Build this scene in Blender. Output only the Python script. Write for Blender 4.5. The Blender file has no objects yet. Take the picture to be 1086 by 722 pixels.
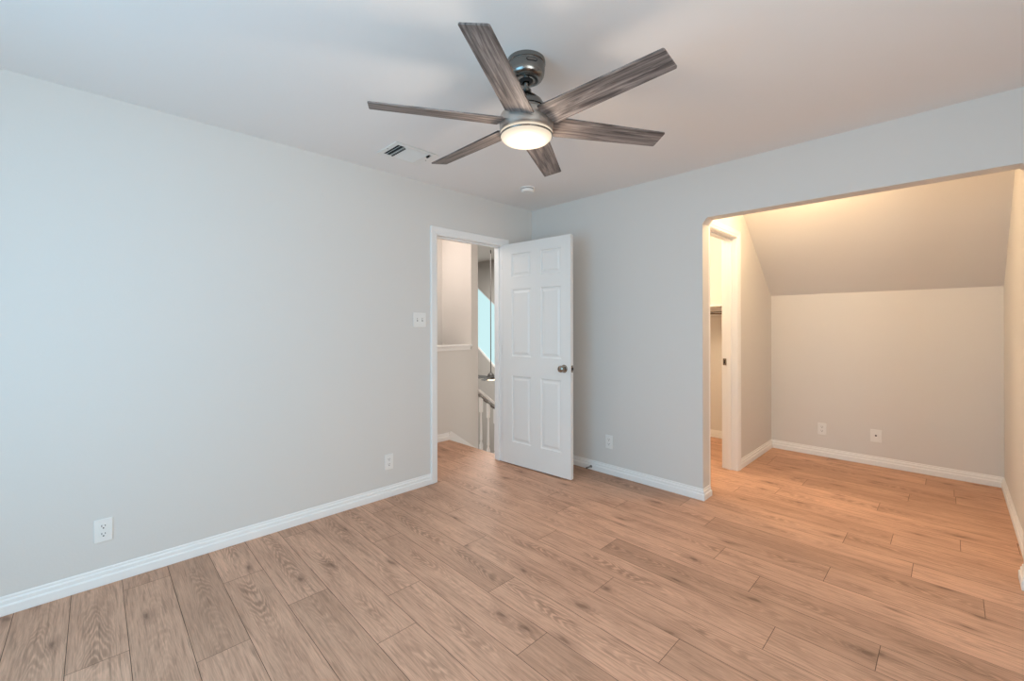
import bpy, bmesh, math, random
from mathutils import Vector, Matrix
random.seed(7)
sc = bpy.context.scene
col = sc.collection
PI = math.pi

# ------------------------------------------------------------------ camera
CAMP = (2.9876, -3.2530, 1.2912)
YAW, FPX, ROLL, SH = 0.7889, 462.398, -0.0022, -16.61
cam = bpy.data.objects.new('camera', bpy.data.cameras.new('camera'))
col.objects.link(cam)
fw = Vector((-math.sin(YAW), math.cos(YAW), 0)); rt = Vector((math.cos(YAW), math.sin(YAW), 0)); up = Vector((0, 0, 1))
r2 = rt * math.cos(ROLL) + up * math.sin(ROLL); u2 = up * math.cos(ROLL) - rt * math.sin(ROLL)
M = Matrix((r2, u2, -fw)).transposed().to_4x4(); M.translation = Vector(CAMP)
cam.matrix_world = M
cam.data.sensor_width = 36.0; cam.data.lens = FPX / 1086 * 36.0
cam.data.shift_y = SH / 1086
cam.data.clip_start = 0.02
sc.camera = cam

# ------------------------------------------------------------------ world, daylight, exposure
w = bpy.data.worlds.new('sky'); sc.world = w; w.use_nodes = True
w.node_tree.nodes['Background'].inputs[0].default_value = (0.62, 0.84, 0.95, 1)
w.node_tree.nodes['Background'].inputs[1].default_value = 1.0
sc.view_settings.view_transform = 'Standard'; sc.view_settings.look = 'None'
sc.view_settings.gamma = 1.0; sc.view_settings.use_curve_mapping = False
sc.view_settings.exposure = -0.12
sc.cycles.max_bounces = 12; sc.cycles.diffuse_bounces = 8

def area(name, loc, rot, sx, sy, power, color, spread=PI):
    l = bpy.data.lights.new(name, 'AREA'); l.shape = 'RECTANGLE'; l.size = sx; l.size_y = sy
    l.energy = power; l.color = color; l.spread = spread
    o = bpy.data.objects.new(name, l); o.location = loc; o.rotation_euler = rot; col.objects.link(o); return o
def point(name, loc, power, color, r=0.06):
    l = bpy.data.lights.new(name, 'POINT'); l.energy = power; l.color = color; l.shadow_soft_size = r
    o = bpy.data.objects.new(name, l); o.location = loc; col.objects.link(o); return o
# daylight entering through the two windows behind the camera
area('daylight_front_window', (1.75, -4.36, 1.25), (math.radians(90), 0, 0), 1.7, 1.5, 40, (0.25, 0.65, 1.0))
area('daylight_side_window', (4.26, -3.0, 1.25), (0, math.radians(92), 0), 1.5, 1.6, 44, (0.98, 0.985, 0.98))
# warm lamps of the alcove, the closet and the stair niche
WARM = (1.0, 0.69, 0.385)
point('alcove_ceiling_light', (2.2, 0.48, 2.31), 28, WARM, .09)
point('closet_ceiling_light', (1.0, 0.75, 2.33), 46, (1.0, 0.76, 0.50), .09)
point('hall_fill_light', (-0.55, -1.2, 2.3), 18, (1.0, 0.91, 0.84), .3)  # added fill over the landing, no lamp is modelled here
point('stair_niche_light', (-1.32, -0.75, 2.2), 11, (1.0, 0.83, 0.73))
area('living_room_fill', (-4.5, 3.2, 3.2), (0, 0, 0), 2.5, 2.5, 520, (1.0, 0.95, 0.88))  # added overhead fill to brighten the far room, no fixture

# ------------------------------------------------------------------ materials
def mat(name, color=(.8, .8, .8), rough=.5, metal=0.0, spec=.5):
    m = bpy.data.materials.new(name); m.use_nodes = True
    b = m.node_tree.nodes['Principled BSDF']
    b.inputs['Base Color'].default_value = (*color, 1); b.inputs['Roughness'].default_value = rough
    b.inputs['Metallic'].default_value = metal; b.inputs['Specular IOR Level'].default_value = spec
    return m, m.node_tree.nodes, m.node_tree.links, b
def paint(name, color, rough=.6, bump=.02, scale=220, spec=.3):
    m, n, l, b = mat(name, color, rough, 0, spec)
    tc = n.new('ShaderNodeTexCoord'); ns = n.new('ShaderNodeTexNoise'); ns.inputs['Scale'].default_value = scale; ns.inputs['Detail'].default_value = 3
    bp = n.new('ShaderNodeBump'); bp.inputs['Strength'].default_value = bump; bp.inputs['Distance'].default_value = .002
    l.new(tc.outputs['Object'], ns.inputs['Vector']); l.new(ns.outputs['Fac'], bp.inputs['Height']); l.new(bp.outputs['Normal'], b.inputs['Normal'])
    return m
wall_m = paint('wall_paint', (.68, .665, .64), .62, .12, 90)
ceil_m = paint('ceiling_paint', (.81, .80, .79), .8, .15, 70)
trim_m = paint('white_trim_paint', (.84, .84, .83), .38, 0, 60, .4)
door_m = paint('white_door_paint', (.78, .775, .755), .38, .02, 60, .5)
plate_m = paint('white_plastic', (.80, .80, .78), .3, 0, 50, .5)
dark_m = mat('dark_slot', (.015, .014, .013), .6)[0]
vent_m = paint('vent_enamel', (.78, .78, .76), .4, 0, 50)

def wood_floor():
    m, n, l, b = mat('oak_plank_floor', (.5, .35, .25), .42, 0, .25)
    uv = n.new('ShaderNodeUVMap'); uv.uv_map = 'plank'
    rd = n.new('ShaderNodeUVMap'); rd.uv_map = 'rand'
    def vm(op, a, bb):
        x = n.new('ShaderNodeVectorMath'); x.operation = op
        for i, s in ((0, a), (1, bb)):
            if isinstance(s, tuple): x.inputs[i].default_value = s
            else: l.new(s, x.inputs[i])
        return x.outputs[0]
    def mt(op, a, bb=None, cc=None, clamp=False):
        x = n.new('ShaderNodeMath'); x.operation = op; x.use_clamp = clamp
        for i, s in enumerate((a, bb, cc)):
            if s is None: continue
            if isinstance(s, (int, float)): x.inputs[i].default_value = s
            else: l.new(s, x.inputs[i])
        return x.outputs[0]
    def noise(vec, scale, detail=3, rough=.5, dist=0):
        x = n.new('ShaderNodeTexNoise'); x.inputs['Scale'].default_value = scale; x.inputs['Detail'].default_value = detail
        x.inputs['Roughness'].default_value = rough; x.inputs['Distortion'].default_value = dist; l.new(vec, x.inputs['Vector']); return x.outputs['Fac']
    def ramp(f, stops):
        x = n.new('ShaderNodeValToRGB'); e = x.color_ramp.elements
        while len(e) < len(stops): e.new(.5)
        for k, (p, c) in enumerate(stops):
            e[k].position = p; e[k].color = (*c, 1) if isinstance(c, tuple) else (c, c, c, 1)
        l.new(f, x.inputs[0]); return x.outputs[0]
    def mix(f, a, bb, mode='MIX'):
        x = n.new('ShaderNodeMix'); x.data_type = 'RGBA'; x.blend_type = mode
        if isinstance(f, float): x.inputs[0].default_value = f
        else: l.new(f, x.inputs[0])
        for i, s in ((6, a), (7, bb)):
            if isinstance(s, tuple): x.inputs[i].default_value = (*s, 1)
            else: l.new(s, x.inputs[i])
        return x.outputs[2]
    off = vm('MULTIPLY', rd.outputs[0], (41.0, 17.0, 0))
    P = vm('ADD', uv.outputs[0], off)
    sep = n.new('ShaderNodeSeparateXYZ'); l.new(rd.outputs[0], sep.inputs[0])
    r1, rr2 = sep.outputs[0], sep.outputs[1]
    # knots : sparse cells
    vo = n.new('ShaderNodeTexVoronoi'); vo.inputs['Scale'].default_value = 1.0; vo.voronoi_dimensions = '2D'
    wob = noise(vm('MULTIPLY', P, (6, 18, 0)), 1.0, 2)
    wv = n.new('ShaderNodeCombineXYZ'); l.new(mt('MULTIPLY', wob, .35), wv.inputs[1]); l.new(mt('MULTIPLY', wob, .2), wv.inputs[0])
    l.new(vm('ADD', vm('MULTIPLY', P, (2.1, 6.2, 0)), wv.outputs[0]), vo.inputs['Vector'])
    kd = vo.outputs['Distance']
    sepc = n.new('ShaderNodeSeparateColor'); l.new(vo.outputs['Color'], sepc.inputs[0])
    has = mt('GREATER_THAN', sepc.outputs[0], .55)
    knot = mt('MULTIPLY', ramp(kd, [(0.0, 1.0), (.035, .85), (.075, .38), (.20, 0.0)]), has)
    # cathedral rings bending round the knots
    warp = noise(vm('MULTIPLY', P, (1.15, 7.5, 0)), 1.0, 3, .40)
    sp = n.new('ShaderNodeSeparateXYZ'); l.new(P, sp.inputs[0])
    su = n.new('ShaderNodeSeparateXYZ'); l.new(uv.outputs[0], su.inputs[0])
    bend = noise(vm('MULTIPLY', P, (1.7, .01, 0)), 1.0, 2, .5)
    ctr = mt('ADD', mt('MULTIPLY_ADD', bend, .09, -.045 - .091), mt('MULTIPLY_ADD', rr2, .05, -.025))
    vv = mt('DIVIDE', mt('ADD', su.outputs[1], ctr), .030)
    v2 = mt('MULTIPLY', vv, vv)
    ph = mt('ADD', mt('ADD', mt('MULTIPLY', su.outputs[0], 15.0), mt('MULTIPLY', v2, 1.25)), mt('ADD', mt('MULTIPLY', noise(vm('MULTIPLY', P, (3.2, 22, 0)), 1.0, 3, .5), 5.0), mt('MULTIPLY', knot, 3.0)))
    rings = mt('MULTIPLY_ADD', mt('SINE', mt('MULTIPLY', ph, 6.2832)), .5, .5)
    along = ramp(noise(vm('MULTIPLY', P, (2.0, 3.0, 0)), 1.0, 2), [(.47, 0.0), (.64, 1.0)])
    core = mt('MULTIPLY', ramp(mt('MULTIPLY', v2, .25), [(.05, 1.0), (.45, .35), (1.0, 0.0)]), along)
    where = mt('MULTIPLY_ADD', core, .78, .16)
    ringd = mt('MULTIPLY', mt('MULTIPLY', ramp(rings, [(.0, 1.0), (.5, .75), (.82, .15), (1.0, 0.0)]), where), .58)
    # streaks and pores
    st = ramp(noise(vm('MULTIPLY', P, (3.0, 85, 0)), 1.0, 6, .7, .3), [(.46, 0.0), (.66, 1.0)])
    fleck = ramp(noise(vm('MULTIPLY', P, (5.0, 95, 0)), 1.0, 4, .6, .3), [(.54, 0.0), (.66, 1.0)])
    blot = ramp(noise(vm('MULTIPLY', P, (2.4, 13, 0)), 1.0, 4, .6, .8), [(.56, 0.0), (.74, 1.0)])
    fine = noise(vm('MULTIPLY', P, (9, 220, 0)), 1.0, 3, .6)
    cloud = noise(vm('MULTIPLY', P, (1.5, 6, 0)), 1.0, 4, .55)
    base = mix(ramp(cloud, [(.34, 0.0), (.68, 1.0)]), (.71, .435, .305), (.57, .345, .24))
    tone = mix(r1, (.88, .87, .85), (1.10, 1.09, 1.08))
    c = mix(1.0, base, tone, 'MULTIPLY')
    c = mix(mt('MULTIPLY', st, .30), c, (.215, .118, .072))
    c = mix(mt('MULTIPLY', blot, .36), c, (.24, .135, .085))
    c = mix(mt('MULTIPLY', fleck, .42), c, (.20, .11, .07))
    c = mix(ringd, c, (.20, .11, .068))
    c = mix(mt('MULTIPLY', knot, .72), c, (.13, .066, .042))
    c = mix(1.0, c, ramp(fine, [(.3, .84), (.7, 1.08)]), 'MULTIPLY')
    l.new(c, b.inputs['Base Color'])
    l.new(ramp(fine, [(.3, .50), (.7, .62)]), b.inputs['Roughness'])
    bp = n.new('ShaderNodeBump'); bp.inputs['Strength'].default_value = .12; bp.inputs['Distance'].default_value = .001
    l.new(fine, bp.inputs['Height']); l.new(bp.outputs[0], b.inputs['Normal'])
    return m
floor_m = wood_floor()
gap_m = mat('plank_groove', (.10, .062, .04), .8)[0]

def brushed(name, color, rough=.28):
    m, n, l, b = mat(name, color, rough, 1.0)
    b.inputs['Anisotropic'].default_value = .75; tg = n.new('ShaderNodeTangent'); tg.direction_type = 'RADIAL'; tg.axis = 'Z'; l.new(tg.outputs[0], b.inputs['Tangent'])
    tc = n.new('ShaderNodeTexCoord'); mp = n.new('ShaderNodeMapping'); mp.inputs['Scale'].default_value = (8, 8, 900)
    ns = n.new('ShaderNodeTexNoise'); ns.inputs['Scale'].default_value = 1
    bp = n.new('ShaderNodeBump'); bp.inputs['Strength'].default_value = .08; bp.inputs['Distance'].default_value = .001
    l.new(tc.outputs['Object'], mp.inputs[0]); l.new(mp.outputs[0], ns.inputs['Vector']); l.new(ns.outputs['Fac'], bp.inputs['Height']); l.new(bp.outputs[0], b.inputs['Normal'])
    return m
nickel_m = brushed('brushed_nickel', (.25, .24, .225), .22)
dknick_m = brushed('dark_nickel', (.22, .21, .20), .3)
house_m = brushed('lamplit_nickel', (.56, .52, .48), .36)  # lighter nickel for the fan housing, brightness from the lens put into the colour
bronze_m = brushed('knob_nickel', (.36, .31, .26), .22)

def blade_mat():
    m, n, l, b = mat('weathered_grey_wood', (.2, .17, .16), .5, 0, .35)
    tc = n.new('ShaderNodeTexCoord'); oi = n.new('ShaderNodeObjectInfo')
    mp = n.new('ShaderNodeMapping'); mp.inputs['Scale'].default_value = (3.6, 60, 10)
    cb = n.new('ShaderNodeCombineXYZ'); mm = n.new('ShaderNodeMath'); mm.operation = 'MULTIPLY'; mm.inputs[1].default_value = 23
    l.new(oi.outputs['Random'], mm.inputs[0]); l.new(mm.outputs[0], cb.inputs[0]); l.new(cb.outputs[0], mp.inputs['Location'])
    l.new(tc.outputs['Object'], mp.inputs[0])
    n1 = n.new('ShaderNodeTexNoise'); n1.inputs['Scale'].default_value = 1; n1.inputs['Detail'].default_value = 6; n1.inputs['Roughness'].default_value = .65; n1.inputs['Distortion'].default_value = 1.0
    l.new(mp.outputs[0], n1.inputs['Vector'])
    cr = n.new('ShaderNodeValToRGB'); e = cr.color_ramp.elements; e[0].position = .36; e[0].color = (.060, .050, .048, 1); e[1].position = .64; e[1].color = (.30, .262, .245, 1)
    k = e.new(.5); k.color = (.155, .132, .124, 1)
    l.new(n1.outputs['Fac'], cr.inputs[0]); l.new(cr.outputs[0], b.inputs['Base Color'])
    bp = n.new('ShaderNodeBump'); bp.inputs['Strength'].default_value = .2; bp.inputs['Distance'].default_value = .001
    l.new(n1.outputs['Fac'], bp.inputs['Height']); l.new(bp.outputs[0], b.inputs['Normal'])
    return m
blade_m = blade_mat()
edge_m = mat('blade_edge_wood', (.16, .13, .12), .5)[0]

def emit(name, color, s, dark=False):
    m, n, l, b = mat(name, (.9, .9, .88), .4)
    b.inputs['Emission Color'].default_value = (*color, 1); b.inputs['Emission Strength'].default_value = s
    if dark: b.inputs['Base Color'].default_value = (.05, .06, .06, 1)
    return m
def lens_mat():
    m, n, l, b = mat('frosted_lamp_glass', (.16, .15, .13), .5, 0, .2)
    tc = n.new('ShaderNodeTexCoord'); sp = n.new('ShaderNodeVectorMath'); sp.operation = 'MULTIPLY'; sp.inputs[1].default_value = (9.0, 9.0, 0)
    ln = n.new('ShaderNodeVectorMath'); ln.operation = 'LENGTH'; mr = n.new('ShaderNodeMapRange')
    for i, v in ((1, .15), (2, 1.05), (3, 1.6), (4, .74)): mr.inputs[i].default_value = v
    l.new(tc.outputs['Object'], sp.inputs[0]); l.new(sp.outputs[0], ln.inputs[0]); l.new(ln.outputs['Value'], mr.inputs[0]); l.new(mr.outputs[0], b.inputs['Emission Strength'])
    b.inputs['Emission Color'].default_value = (1.0, .84, .64, 1); return m
lens_m = lens_mat()
lens2_m = emit('distant_lamp_glass', (1.0, .78, .5), 2.5)
lamp_m = emit('ceiling_lamp_glass', (1.0, .72, .45), 3.0)
pane_m = emit('daylit_window_pane', (.60, .88, .91), 1.02, True)

# ------------------------------------------------------------------ mesh helpers
class MB:
    def __init__(s): s.v = []; s.f = []; s.m = []; s.sm = []
    def add(s, vs, fs, mi=0, smooth=False, xf=None):
        o = len(s.v)
        s.v += [tuple(xf @ Vector(p)) if xf else tuple(p) for p in vs]
        for f in fs: s.f.append([i + o for i in f]); s.m.append(mi); s.sm.append(smooth)
        return s
    def box(s, x0, x1, y0, y1, z0, z1, mi=0, xf=None):
        x0, x1 = sorted((x0, x1)); y0, y1 = sorted((y0, y1)); z0, z1 = sorted((z0, z1))
        vs = [(x, y, z) for z in (z0, z1) for y in (y0, y1) for x in (x0, x1)]
        return s.add(vs, [(0, 2, 3, 1), (4, 5, 7, 6), (0, 1, 5, 4), (2, 6, 7, 3), (0, 4, 6, 2), (1, 3, 7, 5)], mi, False, xf)
    def lathe(s, prof, n=48, c=(0, 0, 0), axis='z', mi=0, cap=True, xf=None, smooth=True):
        vs = []; fs = []
        for r, h in prof:
            for k in range(n):
                a = 2 * PI * k / n; p = (r * math.cos(a), r * math.sin(a), h)
                if axis == 'y': p = (p[0], p[2], p[1])
                if axis == 'x': p = (p[2], p[0], p[1])
                vs.append((p[0] + c[0], p[1] + c[1], p[2] + c[2]))
        for i in range(len(prof) - 1):
            for k in range(n):
                k2 = (k + 1) % n; fs.append((i * n + k, i * n + k2, (i + 1) * n + k2, (i + 1) * n + k))
        if cap:
            if prof[0][0] > 1e-6: fs.append(tuple(range(n - 1, -1, -1)))
            if prof[-1][0] > 1e-6: fs.append(tuple((len(prof) - 1) * n + k for k in range(n)))
        return s.add(vs, fs, mi, smooth, xf)
    def prism(s, poly, axis, a, b, mi=0, xf=None):
        n = len(poly)
        def P(u, v, w_):
            return {'x': (w_, u, v), 'y': (u, w_, v), 'z': (u, v, w_)}[axis]
        vs = [P(u, v, a) for u, v in poly] + [P(u, v, b) for u, v in poly]
        fs = [tuple(range(n - 1, -1, -1)), tuple(range(n, 2 * n))] + [(i, (i + 1) % n, n + (i + 1) % n, n + i) for i in range(n)]
        return s.add(vs, fs, mi, False, xf)
    def build(s, name, mats, parent=None, bevel=0, angle=35, seg=2):
        me = bpy.data.meshes.new(name); me.from_pydata(s.v, [], s.f)
        if not isinstance(mats, (list, tuple)): mats = [mats]
        for m_ in mats: me.materials.append(m_)
        for p_, mi, sm_ in zip(me.polygons, s.m, s.sm): p_.material_index = mi
        bm = bmesh.new(); bm.from_mesh(me)
        bmesh.ops.remove_doubles(bm, verts=bm.verts, dist=1e-6)
        bmesh.ops.recalc_face_normals(bm, faces=bm.faces); bm.to_mesh(me); bm.free()
        smooth = any(s.sm) or bevel
        if smooth:
            me.shade_smooth(); me.set_sharp_from_angle(angle=math.radians(angle))
        o = bpy.data.objects.new(name, me); col.objects.link(o)
        if bevel:
            bv = o.modifiers.new('bevel', 'BEVEL'); bv.width = bevel; bv.segments = seg; bv.limit_method = 'ANGLE'; bv.angle_limit = math.radians(40)
        if parent is not None: o.parent = parent
        return o
def tag(o, label=None, cat=None, group=None, kind=None):
    if label: o['label'] = label
    if cat: o['category'] = cat
    if group: o['group'] = group
    if kind: o['kind'] = kind
    return o
def empty(name, loc, rz, label, cat, group=None):
    o = bpy.data.objects.new(name, None); o.empty_display_size = .05; o.location = loc; o.rotation_euler = (0, 0, rz); col.objects.link(o)
    return tag(o, label, cat, group)
def struct(mb, name, m_, label, cat, parent=None, **k):
    return tag(mb.build(name, m_, parent, **k), label, cat, None, 'structure')

# sweep a (out, z) profile along a horizontal polyline; 'out' is to the LEFT of the travel direction
def sweep(prof, path, name=None):
    mb = MB(); n = len(prof); vs = []
    for i, p in enumerate(path):
        p = Vector((p[0], p[1])); d0 = d1 = None
        if i > 0: d0 = (p - Vector(path[i - 1][:2])).normalized()
        if i < len(path) - 1: d1 = (Vector(path[i + 1][:2]) - p).normalized()
        if d0 is None: d0 = d1
        if d1 is None: d1 = d0
        n0 = Vector((-d0.y, d0.x)); n1 = Vector((-d1.y, d1.x)); mtr = (n0 + n1); mtr = mtr / max(.2, mtr.dot(n0))
        for o_, z_ in prof: vs.append((p.x + mtr.x * o_, p.y + mtr.y * o_, z_ + (path[i][2] if len(path[i]) > 2 else 0)))
    fs = []
    for i in range(len(path) - 1):
        for k in range(n):
            k2 = (k + 1) % n; fs.append((i * n + k, i * n + k2, (i + 1) * n + k2, (i + 1) * n + k))
    fs.append(tuple(range(n))); fs.append(tuple((len(path) - 1) * n + k for k in range(n - 1, -1, -1)))
    mb.add(vs, fs); return mb
BB = [(0, 0), (.0150, 0), (.0165, .003), (.0165, .040), (.0145, .044), (.0105, .047), (.0105, .062), (.0085, .066), (.0050, .069), (.0050, .078), (.0030, .083), (0, .083)]

# ------------------------------------------------------------------ room dimensions (metres)
H = 2.44; T = .115
XO, XJ, ZO = 1.7006, 3.2426, 2.0719        # alcove opening
XL, XR, D, ZK = 1.654, 3.281, 1.911, 1.588  # alcove
YS = .867                                    # where the slope meets the flat ceiling
DY0, DY1, DZ = -1.163, -.402, 2.040          # bedroom doorway
X1, Y1 = 4.3, -4.4
CY0, CY1, CZ = .245, .862, 2.054             # closet doorway

# ------------------------------------------------------------------ floor planks
def planks(regions):
    me = bpy.data.meshes.new('floor'); bm = bmesh.new()
    uv = bm.loops.layers.uv.new('plank'); rd = bm.loops.layers.uv.new('rand')
    PW, PL, SL = .1818, 1.2195, -.019
    phase = {1: .681, 2: .142, 3: .95, 4: .421, 5: .831, 6: .129, 7: 1.095, 8: .571, 9: .191, 10: .98, 11: .551, 12: .018, 13: .347, 14: 1.076, 15: .845, 16: .094, 17: .653, 18: .403, 20: .296, 21: .585, 23: .185, 25: .325}
    R = random.Random(11)
    for k in range(-7, 33):
        ph = phase.get(k, R.random() * PL)
        for j in range(-3, 5):
            a, b2 = ph + j * PL, ph + (j + 1) * PL
            y0 = -3.463 + PW * k; g = .0011; ra, rb = R.random(), R.random()
            flip = R.random() < .5
            pts = [(a + g, y0 + g), (b2 - g, y0 + g), (b2 - g, y0 + PW - g), (a + g, y0 + PW - g)]
            for (X0, XX, Y0, YY) in regions:
                if b2 < X0 or a > XX or y0 + PW < Y0 - .2 or y0 > YY + .2: continue
                # clip polygon (u,v carried)
                poly = [(x, y + SL * x, x - a, y - y0) for x, y in pts]
                for ax, lim, sgn in ((0, X0, 1), (0, XX, -1), (1, Y0, 1), (1, YY, -1)):
                    out = []
                    for i in range(len(poly)):
                        p, q = poly[i], poly[(i + 1) % len(poly)]
                        dp, dq = (p[ax] - lim) * sgn, (q[ax] - lim) * sgn
                        if dp >= 0: out.append(p)
                        if dp * dq < 0:
                            t = dp / (dp - dq); out.append(tuple(p[c] + t * (q[c] - p[c]) for c in range(4)))
                    poly = out
                    if len(poly) < 3: break
                if len(poly) < 3: continue
                try: f = bm.faces.new([bm.verts.new((p[0], p[1], 0)) for p in poly])
                except ValueError: continue
                for lp, p in zip(f.loops, poly):
                    u_, v_ = p[2], p[3]
                    if flip: u_, v_ = PL - u_, PW - v_
                    lp[uv].uv = (u_, v_); lp[rd].uv = (ra, rb)
    for (X0, XX, Y0, YY) in regions:   # substrate seen in the grooves
        bx = MB(); bx.box(X0, XX, Y0, YY, -.12, -.0018)
        vs = [bm.verts.new(v) for v in bx.v]
        for f in bx.f:
            ff = bm.faces.new([vs[i] for i in f]); ff.material_index = 1
    bm.to_mesh(me); bm.free(); me.materials.append(floor_m); me.materials.append(gap_m)
    o = bpy.data.objects.new('floor', me); col.objects.link(o); return tag(o, 'light brown oak plank floor of the bedroom, alcove and landing', 'floor', None, 'structure')
planks([(-1.0, X1, Y1, -.30), (-.0, X1, -.30, D)])

# ------------------------------------------------------------------ ceilings
mb = MB()
mb.box(-.115, X1 + .1, Y1 - .1, D + .1, H, H + .1)
struct(mb, 'ceiling', ceil_m, 'flat off-white ceiling over the bedroom', 'ceiling')
sl = (H - ZK) / (D - YS)
mb = MB(); mb.prism([(D, ZK), (YS, H - .001), (YS + .16, H - .001), (D, ZK + .13)], 'x', XL, XR + .02)
struct(mb, 'ceiling_slope', wall_m, 'sloped attic ceiling above the alcove back wall', 'ceiling')

# ------------------------------------------------------------------ walls
mb = MB()
mb.prism([(Y1 - .1, 0), (DY0, 0), (DY0, DZ), (DY1, DZ), (DY1, 0), (-.30, 0), (-.30, -2.8), (7, -2.8), (7, 3.6), (-.3, 3.6), (-.3, H), (Y1 - .1, H)], 'x', -T, 0)
struct(mb, 'wall_left', wall_m, 'long pale grey wall on the left with the open doorway', 'wall')
c = .042
mb = MB()
mb.prism([(0, 0), (XO, 0), (XO, ZO - c), (XO + c * .8, ZO), (XJ - .012, ZO), (XJ, ZO - .012), (XJ, 0), (X1, 0), (X1, H), (0, H)], 'y', 0, T)
struct(mb, 'wall_back', wall_m, 'pale grey wall behind the open door with the alcove opening', 'wall')
mb = MB()
mb.prism([(T, 0), (CY0, 0), (CY0, CZ), (CY1, CZ), (CY1, 0), (D, 0), (D, H), (T, H)], 'x', XL - T, XL)
struct(mb, 'wall_alcove_left', wall_m, 'warm beige alcove side wall with the closet doorway', 'wall')
mb = MB(); mb.box(XR, XR + .1, T, D, 0, H)
struct(mb, 'wall_alcove_right', wall_m, 'narrow view of the warm beige alcove right wall', 'wall')
mb = MB(); mb.box(0, XR + .1, D, D + .1, 0, H)
struct(mb, 'wall_alcove_back', wall_m, 'beige knee wall at the back of the alcove', 'wall')
WX0, WX1, WZ0, WZ1 = .9, 2.6, .5, 2.05
mb = MB()
mb.box(0, WX0, Y1 - .1, Y1, 0, H); mb.box(WX1, X1, Y1 - .1, Y1, 0, H); mb.box(WX0, WX1, Y1 - .1, Y1, 0, WZ0); mb.box(WX0, WX1, Y1 - .1, Y1, WZ1, H)
struct(mb, 'wall_front', wall_m, 'grey wall behind the camera with a window', 'wall')
VY0, VY1 = -3.85, -2.15
mb = MB()
mb.box(X1, X1 + .1, Y1 - .1, VY0, 0, H); mb.box(X1, X1 + .1, VY1, T, 0, H); mb.box(X1, X1 + .1, VY0, VY1, 0, WZ0); mb.box(X1, X1 + .1, VY0, VY1, WZ1, H)
struct(mb, 'wall_right', wall_m, 'grey wall on the right with a window', 'wall')
def room_window(name, ax, lab):
    f = MB(); p = MB()
    if ax == 'y':
        y = Y1 - .06
        for a, b_, c_, d_ in ((WX0, WX1, WZ0, WZ0 + .05), (WX0, WX1, WZ1 - .05, WZ1), (WX0, WX0 + .05, WZ0, WZ1), (WX1 - .05, WX1, WZ0, WZ1), ((WX0 + WX1) / 2 - .025, (WX0 + WX1) / 2 + .025, WZ0, WZ1)):
            f.box(a, b_, y - .02, y + .02, c_, d_)
        p.box(WX0, WX1, y - .004, y + .004, WZ0, WZ1)
    else:
        x = X1 + .06
        for a, b_, c_, d_ in ((VY0, VY1, WZ0, WZ0 + .05), (VY0, VY1, WZ1 - .05, WZ1), (VY0, VY0 + .05, WZ0, WZ1), (VY1 - .05, VY1, WZ0, WZ1), ((VY0 + VY1) / 2 - .025, (VY0 + VY1) / 2 + .025, WZ0, WZ1)):
            f.box(x - .02, x + .02, a, b_, c_, d_)
        p.box(x - .004, x + .004, VY0, VY1, WZ0, WZ1)
    o = struct(f, name, trim_m, lab, 'window'); p.build('pane', pane_m, o); return o
room_window('window_1', 'y', 'white framed window behind the camera'); room_window('window_2', 'x', 'white framed window in the right wall')

# ------------------------------------------------------------------ baseboards
def bb(name, path, label):
    o = struct(sweep(BB, path), name, trim_m, label, 'baseboard', angle=30); return o
bb('baseboard_left', [(0, DY0 - .058), (0, Y1)], 'white moulded baseboard along the long left wall')
bb('baseboard_front', [(.017, Y1), (X1, Y1), (X1, 0 - .0005)][:2], 'white baseboard behind the camera')
bb('baseboard_right', [(X1, Y1 + .017), (X1, -.017)], 'white baseboard under the side window')
bb('baseboard_back', [(XL + .0, T), (XO, T), (XO, 0), (.0, 0)], 'white baseboard behind the open door, wrapping round the wall end')
bb('baseboard_corner', [(0, -.017), (0, DY1 + .058)], 'short white baseboard between door casing and corner')
bb('baseboard_opening_right', [(X1 - .017, 0), (XJ, 0), (XJ, T), (XR - .017, T)], 'white baseboard wrapping the right end of the alcove opening')
bb('baseboard_alcove_right', [(XR, T), (XR, D - .0)], 'white baseboard on the right wall of the alcove')
bb('baseboard_alcove_back', [(XR - .0005, D), (XL, D)], 'white baseboard along the back wall of the alcove')
bb('baseboard_alcove_left', [(XL, D), (XL, CY1 + .062)], 'short white baseboard right of the closet casing')

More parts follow.
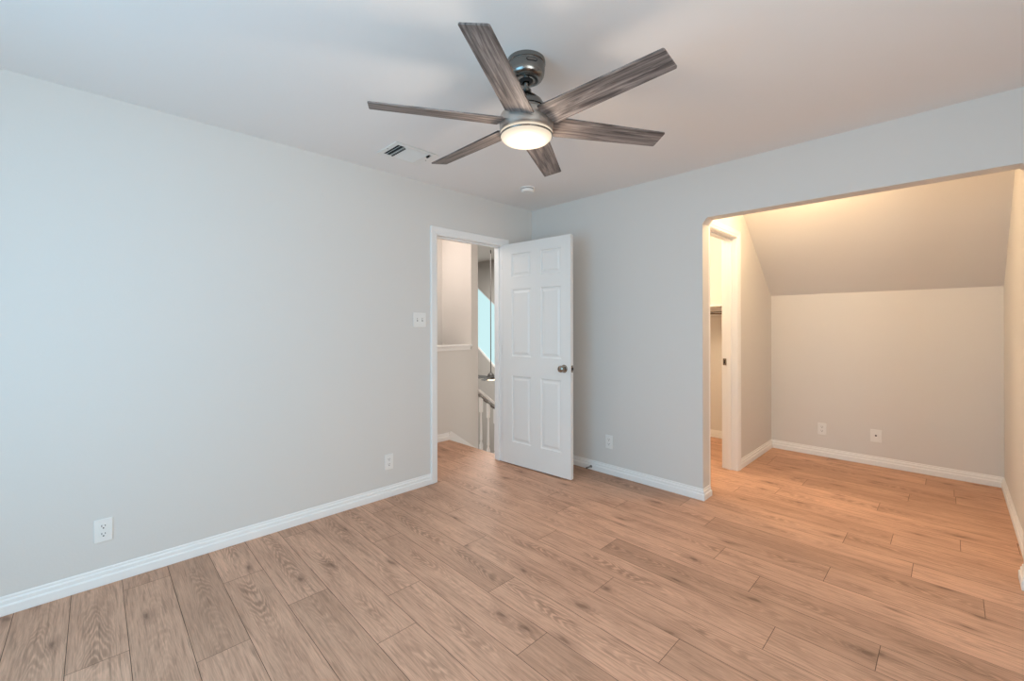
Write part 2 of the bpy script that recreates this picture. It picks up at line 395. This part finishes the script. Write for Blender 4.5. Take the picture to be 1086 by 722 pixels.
# ------------------------------------------------------------------ door casings (architrave frames)
def casing(name, plane, sgn, y0, y1, z1, wd, label, jamb_depth):
    # profile across the width: inner bead, flat, outer rise
    prof = [(0, 0), (0, .008), (.006, .011), (.018, .011), (.022, .014), (wd - .014, .017), (wd - .006, .019), (wd, .016), (wd, 0)]
    mb = MB(); path = [((y0, 0), (-1, 0)), ((y0, z1), (-1, 1)), ((y1, z1), (1, 1)), ((y1, 0), (1, 0))]
    vs = []; n = len(prof)
    for (py, pz), (dy, dz) in path:
        for o_, t_ in prof: vs.append((plane + sgn * t_, py + dy * o_, pz + dz * o_))
    fs = [(i * n + k, i * n + (k + 1) % n, (i + 1) * n + (k + 1) % n, (i + 1) * n + k) for i in range(3) for k in range(n)]
    fs += [tuple(range(n)), tuple(3 * n + k for k in range(n))]
    mb.add(vs, fs)
    return mb
def doorframe(name, plane, y0, y1, z1, wd, label, stop_x):
    root = struct(casing(name, plane, 1, y0, y1, z1, wd, label, T), name, trim_m, label, 'door frame', angle=25)
    j = MB(); a, b_ = plane - T - .001, plane + .001; t = .018
    j.box(a, b_, y0 - .002, y0 + t - .012, 0, z1); j.box(a, b_, y1 - t + .012, y1 + .002, 0, z1); j.box(a, b_, y0, y1, z1 - t + .012, z1 + .002)
    j.build('jamb', trim_m, root, bevel=.001)
    s_ = MB(); s0, s1 = stop_x
    s_.box(s0, s1, y0 + .006, y0 + .017, 0, z1 - .006); s_.box(s0, s1, y1 - .017, y1 - .006, 0, z1 - .006); s_.box(s0, s1, y0 + .006, y1 - .006, z1 - .017, z1 - .006)
    s_.build('door_stop_strip', trim_m, root, bevel=.002)
    casing(name, plane - T, -1, y0, y1, z1, wd, label, T).build('back_casing', trim_m, root, angle=25)
    return root
fr = doorframe('door_1', 0.0, DY0, DY1, DZ, .060, 'white door frame of the bedroom doorway to the landing', (-.085, -.045))
mb = MB(); mb.box(-.030, -.004, DY0 + .0055, DY0 + .0075, .885, .950)
tag(mb.build('strike_plate', bronze_m, fr), 'small metal strike plate')
fr2 = doorframe('door_2', XL, CY0, CY1, CZ, .060, 'white closet door frame in the alcove side wall', (XL - .075, XL - .040))
mb = MB(); xf = Matrix.Translation((XL - .0, CY1, 0))
mb.box(XL - .112, XL - .083, CY1 - .0085, CY1 - .005, .925, .985); mb.box(XL - .103, XL - .092, CY1 - .0095, CY1 - .007, .94, .97, 1)
tag(mb.build('strike_plate', [bronze_m, dark_m], fr2), 'dark bronze strike plate on the closet jamb')

# ------------------------------------------------------------------ bedroom door (six panels)
def grid_panel_door(Wd, Ht, Th):
    rows = [(.205, .812), (.992, 1.606), (1.718, 1.930)]
    cols = [(.118, .343), (.452, .668)]
    xs = sorted({0, Wd, *[a for c_ in cols for a in c_]}); zs = sorted({0, Ht, *[a for r_ in rows for a in r_]})
    mb = MB()
    for side in (0, 1):
        y = 0 if side == 0 else Th; s = 1 if side == 0 else -1
        for i in range(len(xs) - 1):
            for j in range(len(zs) - 1):
                a, b_, c_, d_ = xs[i], xs[i + 1], zs[j], zs[j + 1]
                if (a, b_) in cols and (c_, d_) in rows:
                    rings = [(0, 0), (.004, .006), (.010, .0085), (.020, .0085), (.036, .0025), (.040, .002)]
                    vs = []
                    for ins, dep in rings:
                        vs += [(a + ins, y + s * dep, c_ + ins), (b_ - ins, y + s * dep, c_ + ins), (b_ - ins, y + s * dep, d_ - ins), (a + ins, y + s * dep, d_ - ins)]
                    fs = [(4 * q + e_, 4 * q + (e_ + 1) % 4, 4 * q + 4 + (e_ + 1) % 4, 4 * q + 4 + e_) for q in range(len(rings) - 1) for e_ in range(4)]
                    q = 4 * (len(rings) - 1); fs.append((q, q + 1, q + 2, q + 3))
                    mb.add(vs, fs)
                else:
                    mb.add([(a, y, c_), (b_, y, c_), (b_, y, d_), (a, y, d_)], [(0, 1, 2, 3)])
    for i in range(len(xs) - 1):
        for z in (0, Ht): mb.add([(xs[i], 0, z), (xs[i + 1], 0, z), (xs[i + 1], Th, z), (xs[i], Th, z)], [(0, 1, 2, 3)])
    for j in range(len(zs) - 1):
        for x in (0, Wd): mb.add([(x, 0, zs[j]), (x, 0, zs[j + 1]), (x, Th, zs[j + 1]), (x, Th, zs[j])], [(0, 1, 2, 3)])
    return mb
DR = math.atan2(.052, .763)
door = empty('panel_door', (.018, -.433, .012), DR, 'white six-panel door standing open in front of the back wall', 'door')
leaf = grid_panel_door(.765, 2.026, .035).build('door_leaf', door_m, door)
leaf.data.shade_flat()
def knob(sgn, y0):
    mb = MB(); k = sgn
    mb.lathe([(0, 0), (.032, 0), (.033, k * .003), (.030, k * .007), (.014, k * .011), (.011, k * .016), (.011, k * .028), (.018, k * .034), (.0265, k * .042), (.0285, k * .050), (.0255, k * .059), (.016, k * .064), (0, k * .0655)], 36, (.700, y0, .913), 'y')
    return mb
knob(-1, 0).build('door_knob', bronze_m, door); knob(1, .035).build('door_knob', bronze_m, door)
mb = MB(); mb.box(.7645, .767, .005, .030, .885, .942); mb.box(.766, .776, .010, .024, .902, .926, 1)
tag(mb.build('latch', [bronze_m, dark_m], door, bevel=.001), 'metal latch plate on the door edge')
for z in (.18, 1.0, 1.80):
    mb = MB(); mb.lathe([(.006, 0), (.006, .089)], 14, (-.006, .038, z)); mb.box(-.004, 0, .003, .036, z, z + .089)
    mb.build('hinge', bronze_m, door)

# ------------------------------------------------------------------ spring door stop on the baseboard
ds = empty('spring_door_stop', (.725, -.0165, .030), 0, 'small dark spring door stop on the baseboard beside the open door', 'door stop')
mb = MB(); mb.lathe([(.012, 0), (.012, -.003), (.007, -.007)], 16, (0, 0, 0), 'y'); mb.build('base', dknick_m, ds)
mb = MB(); pr = []
for i in range(22): pr += [(.0042, -.006 - i * .0024), (.0058, -.0072 - i * .0024)]
mb.lathe(pr, 12, (0, 0, 0), 'y'); mb.build('spring', dknick_m, ds)
mb = MB(); mb.lathe([(.006, -.058), (.0075, -.060), (.0075, -.070), (.005, -.073)], 16, (0, 0, 0), 'y'); mb.build('tip', mat('black_rubber', (.03, .03, .03), .7)[0], ds)

# ------------------------------------------------------------------ outlets, switch, cable plate
def plate_xf(loc, face):
    # local: x right along the wall, z up, -y out of the wall
    rz = {'+x': PI / 2, '-y': 0}[face]
    return loc, rz
def outlet(loc, face, label):
    loc, rz = plate_xf(loc, face)
    r = empty('wall_outlet', loc, rz, label, 'outlet', 'duplex outlets low on the walls')
    mb = MB(); mb.prism([(-.035, -.0575), (.035, -.0575), (.035, .0575), (-.035, .0575)], 'y', 0, -.0055)
    mb.build('cover_plate', plate_m, r, bevel=.003)
    for dz in (-.0195, .0195):
        mb = MB(); pts = []
        for k in range(28):
            a = 2 * PI * k / 28; pts.append((.0172 * math.cos(a), max(-.0140, min(.0140, .0172 * math.sin(a))) + dz))
        mb.prism(pts, 'y', -.004, -.0072)
        s = mb.build('socket', plate_m, r, bevel=.0005)
        h = MB()
        h.box(-.0078, -.0052, -.0070, -.0078, dz + .0005, dz + .0090); h.box(.0052, .0078, -.0070, -.0078, dz + .0015, dz + .0085)
        h.lathe([(.0031, -.0070), (.0031, -.0078)], 14, (0, 0, dz - .0068), 'y')
        tag(h.build('slots', dark_m, s), 'dark contact slots')
    mb = MB(); mb.lathe([(.0032, -.004), (.0032, -.0066), (.002, -.0070)], 12, (0, 0, 0), 'y'); mb.build('screw', plate_m, r)
    return r
outlet((0, -3.168, .270), '+x', 'white duplex outlet nearest the viewer on the long left wall')
outlet((0, -1.598, .262), '+x', 'white duplex outlet on the left wall just left of the doorway')
outlet((.903, 0, .278), '-y', 'white duplex outlet on the grey wall right of the open door')
outlet((2.096, D, .266), '-y', 'beige-lit duplex outlet on the alcove back wall')
cp = empty('cable_plate', (2.503, D, .270), 0, 'wall plate with one dark central jack right of the alcove outlet', 'wall plate')
mb = MB(); mb.prism([(-.040, -.0575), (.040, -.0575), (.040, .0575), (-.040, .0575)], 'y', 0, -.006); mb.build('cover_plate', plate_m, cp, bevel=.003)
mb = MB(); mb.lathe([(.0075, -.005), (.0075, -.009), (.0045, -.0095), (.0045, -.015), (0, -.015)], 18, (0, 0, .003), 'y'); mb.build('jack', dark_m, cp)
for dz in (-.042, .042):
    mb = MB(); mb.lathe([(.0032, -.005), (.0032, -.0072), (.002, -.0076)], 12, (0, 0, dz), 'y'); mb.build('screw', plate_m, cp)
sw = empty('light_switch', (0, -1.326, 1.333), PI / 2, 'white double toggle light switch beside the doorway', 'light switch')
mb = MB(); mb.prism([(-.058, -.0575), (.058, -.0575), (.058, .0575), (-.058, .0575)], 'y', 0, -.0055); mb.build('cover_plate', plate_m, sw, bevel=.003)
for dx in (-.023, .023):
    mb = MB(); mb.box(dx - .0052, dx + .0052, -.0050, -.0062, -.0125, .0125)
    fr_ = tag(mb.build('toggle_slot', mat('grey_slot', (.30, .29, .27), .6)[0], sw), 'grey toggle slot')
    mb = MB(); mb.add([(dx - .004, -.005, -.004), (dx + .004, -.005, -.004), (dx + .004, -.005, .006), (dx - .004, -.005, .006), (dx - .0035, -.016, .004), (dx + .0035, -.016, .004), (dx + .0035, -.015, .010), (dx - .0035, -.015, .010)],
                      [(0, 1, 2, 3), (4, 5, 6, 7), (0, 1, 5, 4), (1, 2, 6, 5), (2, 3, 7, 6), (3, 0, 4, 7)])
    mb.build('toggle', plate_m, sw)
    for dz in (-.030, .030):
        mb = MB(); mb.lathe([(.003, -.005), (.003, -.0064)], 10, (dx, 0, dz), 'y'); mb.build('screw', plate_m, sw)

# ------------------------------------------------------------------ ceiling fan
def blade_mesh(R0, R1, w0, w1, th):
    # along +x; chord along y (y+ side is the trailing, lower side)
    out = [(R0 + .012, -w0 * .50), (R0, 0), (R0 + .008, w0 * .50)]
    tip = [(R1 - .004, w1 * .5), (R1 + .000, w1 * .5 - .006), (R1 + .000, -w1 * .5 + .006), (R1 - .004, -w1 * .5)]
    poly = [(R0 + .01, -w0 / 2), (R0, -w0 * .2), (R0, w0 * .2), (R0 + .01, w0 / 2)] + tip
    mb = MB(); mb.prism(poly, 'z', -th / 2, th / 2); return mb
def fan(loc, zc, rod_top, label, group=None, full=True, lens=None, t0=-.26):
    # loc : axis point on the ceiling ; everything below measured downward from there
    root = empty('ceiling_fan', loc, 0, label, 'ceiling fan')
    mb = MB(); mb.lathe([(.0825, 0), (.0835, -.004), (.0835, -.018), (.080, -.020), (.080, -.024), (.0815, -.026), (.0800, -.050), (.0775, -.066), (.070, -.078), (.056, -.085), (.034, -.088), (.030, -.086), (.030, -.070), (0, -.070)], 64, cap=False)
    if not full:
        mb = MB(); mb.lathe([(.030, 0), (.030, -.012), (.014, -.016), (0, -.016)], 24, cap=False)
    can = mb.build('canopy', nickel_m if full else ceil_m, root)
    metal = nickel_m if full else mat('silhouette_dark', (.035, .032, .03), .6)[0]  # far fan: silhouette against the window put into a near-black colour
    if full:
        mb = MB(); mb.lathe([(.029, -.0715), (.029, -.0885), (.018, -.094), (.0135, -.086)], 40, cap=False); tag(mb.build('canopy_hole_dark', dark_m, can), 'black ring for the dark hole around the rod')  # shade inside the canopy hole, made as a black ring
        # oval badge on the canopy rim, facing the camera side
        a = math.radians(-29)
        for rr, zz, mm_, nm in ((.0824, .0070, dark_m, 'badge'), (.0831, .0040, nickel_m, 'badge_face')):
            b2 = MB(); L = .30 if nm == 'badge' else .25; N = 20; top = []; bot = []
            for k in range(N + 1):
                t = -1 + 2 * k / N; hh = zz * math.sqrt(max(0.02, 1 - abs(t) ** 5)); an = a + t * L
                top.append((rr * math.cos(an), rr * math.sin(an), -.036 + hh)); bot.append((rr * math.cos(an), rr * math.sin(an), -.036 - hh))
            inn = [(.93 * x, .93 * y, z) for x, y, z in top] + [(.93 * x, .93 * y, z) for x, y, z in bot]
            vs = top + bot + inn; q = N + 1
            fs = [(k, k + 1, q + k + 1, q + k) for k in range(N)] + [(k, k + 1, 2 * q + k + 1, 2 * q + k) for k in range(N)] + [(q + k, q + k + 1, 3 * q + k + 1, 3 * q + k) for k in range(N)]
            b2.add(vs, fs, 0, True); b2.build(nm, mm_, can)
    L = rod_top
    mb = MB(); mb.lathe([(.0125, -.06), (.0125, -L + .130)], 24); mb.build('downrod', metal, root)
    z = -L  # blade plane
    mb = MB(); mb.lathe([(.013, z + .150), (.022, z + .147), (.024, z + .130), (.030, z + .122), (.050, z + .112), (.068, z + .096), (.080, z + .076), (.0845, z + .062), (.079, z + .0605), (.079, z + .0555), (.087, z + .054), (.0885, z + .030), (.0885, z + .01)], 64, cap=False)
    mb.build('motor_cover', metal, root)
    mb = MB(); mb.lathe([(.06, z + .036), (.104, z + .036), (.112, z + .032), (.1165, z + .022), (.1175, z + .008), (.1165, z - .020), (.1135, z - .030), (.1135, z - .0325), (.1155, z - .034), (.1155, z - .041), (.110, z - .043), (.10, z - .040), (.05, z - .038)], 72, cap=False)
    hs = mb.build('motor_housing', house_m if full else metal, root)
    if full:
        mb = MB(); mb.lathe([(.1125, z - .052), (.1150, z - .0525), (.1155, z - .055), (.1140, z - .0575), (.1090, z - .0585)], 72, cap=False); tag(mb.build('lens_ring', nickel_m, hs), 'thin bright metal ring round the lens')
    mb = MB(); mb.lathe([(.1095, z - .040), (.1135, z - .043), (.1135, z - .052), (.109, z - .064), (.098, z - .074), (.080, z - .080), (.050, z - .084), (0, z - .086)], 64, cap=False)
    tag(mb.build('lamp_lens', lens, root), 'glowing frosted white glass lens')
    if full:
        for k in range(6):
            arm = MB(); ang = math.radians(60 * k + t0)
            xf = Matrix.Rotation(ang, 4, 'Z') @ Matrix.Translation((0, 0, z)) @ Matrix.Rotation(math.radians(-13), 4, 'X').inverted()
            xf = Matrix.Rotation(ang, 4, 'Z') @ Matrix.Translation((0, 0, z)) @ Matrix.Rotation(math.radians(PITCH), 4, 'X')
            arm.box(.095, .150, -.030, .030, .0035, .008); ao = arm.build('blade_bracket', dknick_m, root, bevel=.001); ao.matrix_local = xf
    proto = None
    for k in range(6):
        ang = math.radians(60 * k + t0)
        if proto is None:
            proto = blade_mesh(.108, .657, .126, .102, .0065).build('blade', blade_m if full else metal, root, bevel=.0015); b_ = proto
        else:
            b_ = proto.copy(); col.objects.link(b_); b_.parent = root
        b_.matrix_local = Matrix.Rotation(ang, 4, 'Z') @ Matrix.Translation((0, 0, z)) @ Matrix.Rotation(math.radians(PITCH), 4, 'X')
    return root
PITCH = -12.5
fan((1.683, -1.867, H), 0, H - 2.168, 'large brushed nickel fan with six grey wood blades on the bedroom ceiling', lens=lens_m)
point('fan_lamp_glow', (1.683, -1.867, 1.97), 5.5, (1.0, .82, .66), .05)

# ------------------------------------------------------------------ ceiling vent
vx0, vx1, vy0, vy1 = .292, .548, -1.848, -1.530
vt = empty('ceiling_vent', ((vx0 + vx1) / 2, (vy0 + vy1) / 2, H), 0, 'white louvred air vent in the ceiling above the left wall', 'vent')
hx, hy = (vx1 - vx0) / 2, (vy1 - vy0) / 2
mb = MB(); t = .032
for a in ((-hx, hx, -hy, -hy + t), (-hx, hx, hy - t, hy), (-hx, -hx + t, -hy + t, hy - t), (hx - t, hx, -hy + t, hy - t)):
    mb.box(a[0], a[1], a[2], a[3], -.007, 0)
mb.build('frame', vent_m, vt, bevel=.003)
mb = MB(); mb.box(-hx + t - .004, hx - t + .004, -hy + t - .004, hy - t + .004, -.0012, 0); tag(mb.build('duct_backing', dark_m, vt), 'black duct behind the louvres')
ys = [-hy + t + .012 + k * .0255 for k in range(2)]
for y in ys:
    mb = MB(); xf = Matrix.Translation((0, y + .008, -.006)) @ Matrix.Rotation(math.radians(42), 4, 'X'); mb.box(-hx + t, hx - t, -.008, .008, -.0008, .0008, 0, xf); mb.build('louvre', vent_m, vt)
for k in range(8):
    x0 = -hx + t + .012 + k * .022; mb = MB(); mb.box(x0, x0 + .011, -hy + t + .0560, -hy + t + .0660, -.0120, -.0065); tag(mb.build('slot', dark_m, vt), 'small dark slot')
# finely pitched centre louvres
y = -hy + t + .066
while y < hy - t - .030:
    mb = MB(); xf = Matrix.Translation((0, y, -.0055)) @ Matrix.Rotation(math.radians(-28), 4, 'X'); mb.box(-hx + t, hx - t, -.0085, .0085, -.0007, .0007, 0, xf); mb.build('louvre', vent_m, vt); y += .0125
mb = MB(); mb.box(-hx + t, hx - t, -hy + t + .056, -hy + t + .060, -.007, 0); mb.build('divider', vent_m, vt)
mb = MB(); mb.box(-hx + t, hx - t, hy - t - .028, hy - t - .022, -.007, 0); mb.build('divider', vent_m, vt)
mb = MB(); mb.box(-hx + t, hx - t - .05, hy - t - .020, hy - t, -.006, 0); mb.build('closing_plate', vent_m, vt)
for dx, dy in ((0, -hy + .014), (0, hy - .014)):
    mb = MB(); mb.lathe([(.004, -.006), (.004, -.0085), (0, -.009)], 12, (dx, dy, 0)); mb.build('screw', dknick_m, vt)
mb = MB(); mb.box(hx - t - .035, hx - t - .012, hy - t - .018, hy - t - .008, -.016, -.003); mb.build('lever', dark_m, vt)

# ------------------------------------------------------------------ smoke detector
sd = empty('smoke_detector', (.480, -.575, H), 0, 'small round white smoke detector on the ceiling near the corner', 'smoke detector')
mb = MB(); mb.lathe([(.060, 0), (.060, -.008), (.055, -.009)], 40); mb.build('base', plate_m, sd)
mb = MB(); mb.lathe([(.052, -.008), (.052, -.012), (.056, -.014), (.055, -.028), (.048, -.036), (.030, -.038), (0, -.038)], 40, cap=False); mb.build('cover', plate_m, sd)
mb = MB(); mb.lathe([(.0535, -.0090), (.0535, -.0138)], 40, cap=False); tag(mb.build('vent_slot', dark_m, sd), 'dark slot around the cover')

# ------------------------------------------------------------------ closet interior
mb = MB(); mb.box(0.0, .02, T, D, 0, H)
struct(mb, 'wall_closet_end', wall_m, 'far end wall inside the closet', 'wall')
bb('baseboard_closet', [(XL - T, D), (.02, D)], 'white baseboard glimpsed inside the closet')
sh = empty('closet_shelf', (.8, D, 1.46), 0, 'white closet shelf with hanging rod glimpsed through the closet doorway', 'shelf')
mb = MB(); mb.box(-.78, .735, -.40, 0, .020, .040); mb.build('shelf_board', trim_m, sh, bevel=.002)
mb = MB(); mb.box(-.78, .735, -.018, 0, -.07, .020); mb.build('cleat', trim_m, sh)
mb = MB(); mb.lathe([(.016, -.78), (.016, .735)], 20, (0, -.30, -.045), 'x'); tag(mb.build('hanging_rod', nickel_m, sh), 'metal hanging rod')
def ceil_lamp(loc, label):
    r = empty('ceiling_light', loc, 0, label, 'ceiling light')
    mb = MB(); mb.lathe([(.14, 0), (.14, -.012), (.13, -.012)], 40); mb.build('rim', trim_m, r)
    mb = MB(); mb.lathe([(.128, -.010), (.126, -.013), (0, -.0135)], 40, cap=False); mb.build('diffuser', lamp_m, r)
ceil_lamp((2.2, .48, H), 'flush round lamp on the alcove ceiling behind the header')
ceil_lamp((1.0, .55, H), 'flush round lamp on the closet ceiling')

# ------------------------------------------------------------------ landing, stairs and the living room beyond
YC, YE = .029, .134
mb = MB(); mb.box(-1.115, -1.0, -2.6, YC, -2.8, 1.005)
struct(mb, 'wall_stair_half', wall_m, 'grey half wall across the landing under the white ledge', 'wall')
mb = MB(); mb.box(-2.2, -1.0, YC, YE, -2.8, 3.6)
struct(mb, 'wall_stair_end', wall_m, 'warm lit wall above the landing ledge', 'wall')
mb = MB(); mb.box(-1.68, -1.58, -2.6, YC, -2.8, H)
struct(mb, 'wall_stair_far', wall_m, 'far wall of the lit recess over the half wall', 'wall')
mb = MB(); mb.box(-2.2, -T, -2.7, -2.6, -2.8, H)
struct(mb, 'wall_hall_end', wall_m, 'end wall of the landing', 'wall')
mb = MB(); mb.box(-1.7, -T, -2.7, YC + .1, H, H + .08)
struct(mb, 'ceiling_hall', ceil_m, 'ceiling over the landing', 'ceiling')
mb = MB(); mb.box(-1.135, -.978, -2.6, .030, 1.040, 1.062); mb.box(-.9995, -.988, -2.6, .012, 1.000, 1.040)
mb.box(-.978, -.972, -2.6, .030, 1.044, 1.058)
struct(mb, 'trim_1', trim_m, 'white ledge cap on the landing half wall', 'trim', bevel=.003)
bb('baseboard_hall', [(-1.0, -.30), (-1.0, -2.6)][::1], 'white baseboard on the landing half wall')
# stair skirt
S = -.72
mb = MB()
mb.prism([(-.33, -.14), (-.30, .083), (-.273, .092), (.6, .092 + .873 * S), (3.4, .092 + 3.673 * S), (3.4, -.16 + 3.67 * S), (.6, -.16 + .87 * S)], 'x', -1.0005, -.984)
struct(mb, 'trim_2', trim_m, 'white sloping skirt board beside the descending stairs', 'trim')
mb = MB()
for k in range(14):
    y0 = -.30 + k * .262; mb.box(-1.0, -T, y0 + .004, y0 + .275, -.188 * (k + 1) - .03, -.188 * (k + 1)); mb.box(-1.0, -T, y0 + .018, y0 + .03, -.188 * (k + 1) - .16, -.188 * (k + 1))
struct(mb, 'floor_stairs', floor_m, 'brown stair treads going down from the landing', 'stairs')
# railing
rl = empty('stair_railing', (-1.0, YE, -.35), 0, 'white stair railing seen through the doorway', 'railing')
def rz_(y): return .517 + (y - .147) * -.745
mb = MB()
a, b_ = YE + .002, 3.3
o = -.35
mb.prism([(a - YE, rz_(a) - o), (b_ - YE, rz_(b_) - o), (b_ - YE, rz_(b_) - .045 - o), (a - YE, rz_(a) - .045 - o)], 'x', -.032, .032)
mb.build('handrail', trim_m, rl, bevel=.008)
mb = MB(); mb.prism([(a - YE, rz_(a) - .064 - o), (b_ - YE, rz_(b_) - .064 - o), (b_ - YE, rz_(b_) - .082 - o), (a - YE, rz_(a) - .082 - o)], 'x', -.022, .022); tag(mb.build('fillet', dknick_m, rl), 'dark strip under the handrail')
mb = MB(); mb.prism([(a - YE, rz_(a) - .85 - o), (b_ - YE, rz_(b_) - .85 - o), (b_ - YE, rz_(b_) - 1.15 - o), (a - YE, rz_(a) - 1.15 - o)], 'x', -.03, .03); mb.build('stringer', trim_m, rl)
y = YE + .045
while y < 1.9:
    mb = MB(); zt = rz_(y) - .05 - o; zb = rz_(y) - .86 - o; q = .016
    mb.box(-q, q, y - YE - q, y - YE + q, zt - .20, zt)
    mb.lathe([(.015, zt - .20), (.010, zt - .22), (.012, zt - .35), (.016, zb + .28), (.010, zb + .26), (.017, zb + .235), (.017, zb + .22)], 14, (0, y - YE, 0))
    mb.box(-q, q, y - YE - q, y - YE + q, zb, zb + .22); mb.build('baluster', trim_m, rl); y += .115
# living room shell
LX, LY, LZ = -10.0, 6.0, 3.335
mb = MB()
wy = lambda x, z0: z0 + (x + 7.9) * -.712
wx0, wx1 = -8.3, -6.2
mb.box(LX, wx0, LY, LY + .15, -2.8, LZ); mb.box(wx1, 0, LY, LY + .15, -2.8, LZ)
mb.prism([(wx0, -2.8), (wx1, -2.8), (wx1, wy(wx1, .504)), (wx0, wy(wx0, .504))], 'y', LY, LY + .15)
mb.prism([(wx0, wy(wx0, 2.507)), (wx1, wy(wx1, 2.507)), (wx1, LZ), (wx0, LZ)], 'y', LY, LY + .15)
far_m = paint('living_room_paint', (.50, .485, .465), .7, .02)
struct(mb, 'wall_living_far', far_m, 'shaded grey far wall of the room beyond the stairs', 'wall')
mb = MB(); e = .05
for z0 in (.504, 2.507 - e):
    mb.prism([(wx0, wy(wx0, z0)), (wx1, wy(wx1, z0)), (wx1, wy(wx1, z0) + e), (wx0, wy(wx0, z0) + e)], 'y', LY + .02, LY + .09)
for xx in (wx0, wx1 - e):
    mb.prism([(xx, wy(xx, .504)), (xx + e, wy(xx, .504)), (xx + e, wy(xx, 2.507)), (xx, wy(xx, 2.507))], 'y', LY + .02, LY + .09)
wn = struct(mb, 'window_3', trim_m, 'slanted bright window in the far room seen through the doorway', 'window')
mb = MB(); mb.prism([(wx0, wy(wx0, .504)), (wx1, wy(wx1, .504)), (wx1, wy(wx1, 2.507)), (wx0, wy(wx0, 2.507))], 'y', LY + .05, LY + .058); mb.build('pane', pane_m, wn)
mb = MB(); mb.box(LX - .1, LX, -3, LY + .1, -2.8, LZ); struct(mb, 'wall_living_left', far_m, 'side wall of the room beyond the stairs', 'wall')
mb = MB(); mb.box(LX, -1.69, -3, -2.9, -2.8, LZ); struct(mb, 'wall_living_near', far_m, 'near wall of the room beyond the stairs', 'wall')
mb = MB(); mb.box(LX, -T, -3, LY + .1, LZ, LZ + .1); struct(mb, 'ceiling_living', ceil_m, 'grey ceiling of the room beyond the stairs', 'ceiling')
mb = MB(); mb.box(LX, -T, -3, LY + .1, -2.9, -2.8); struct(mb, 'floor_living', gap_m, 'floor of the room below the stairs', 'floor')
fan((-5.62, 4.5, LZ), 0, LZ + .10, 'distant fan coloured as a dark silhouette on a long rod, seen through the open doorway', lens=lens2_m, full=False)
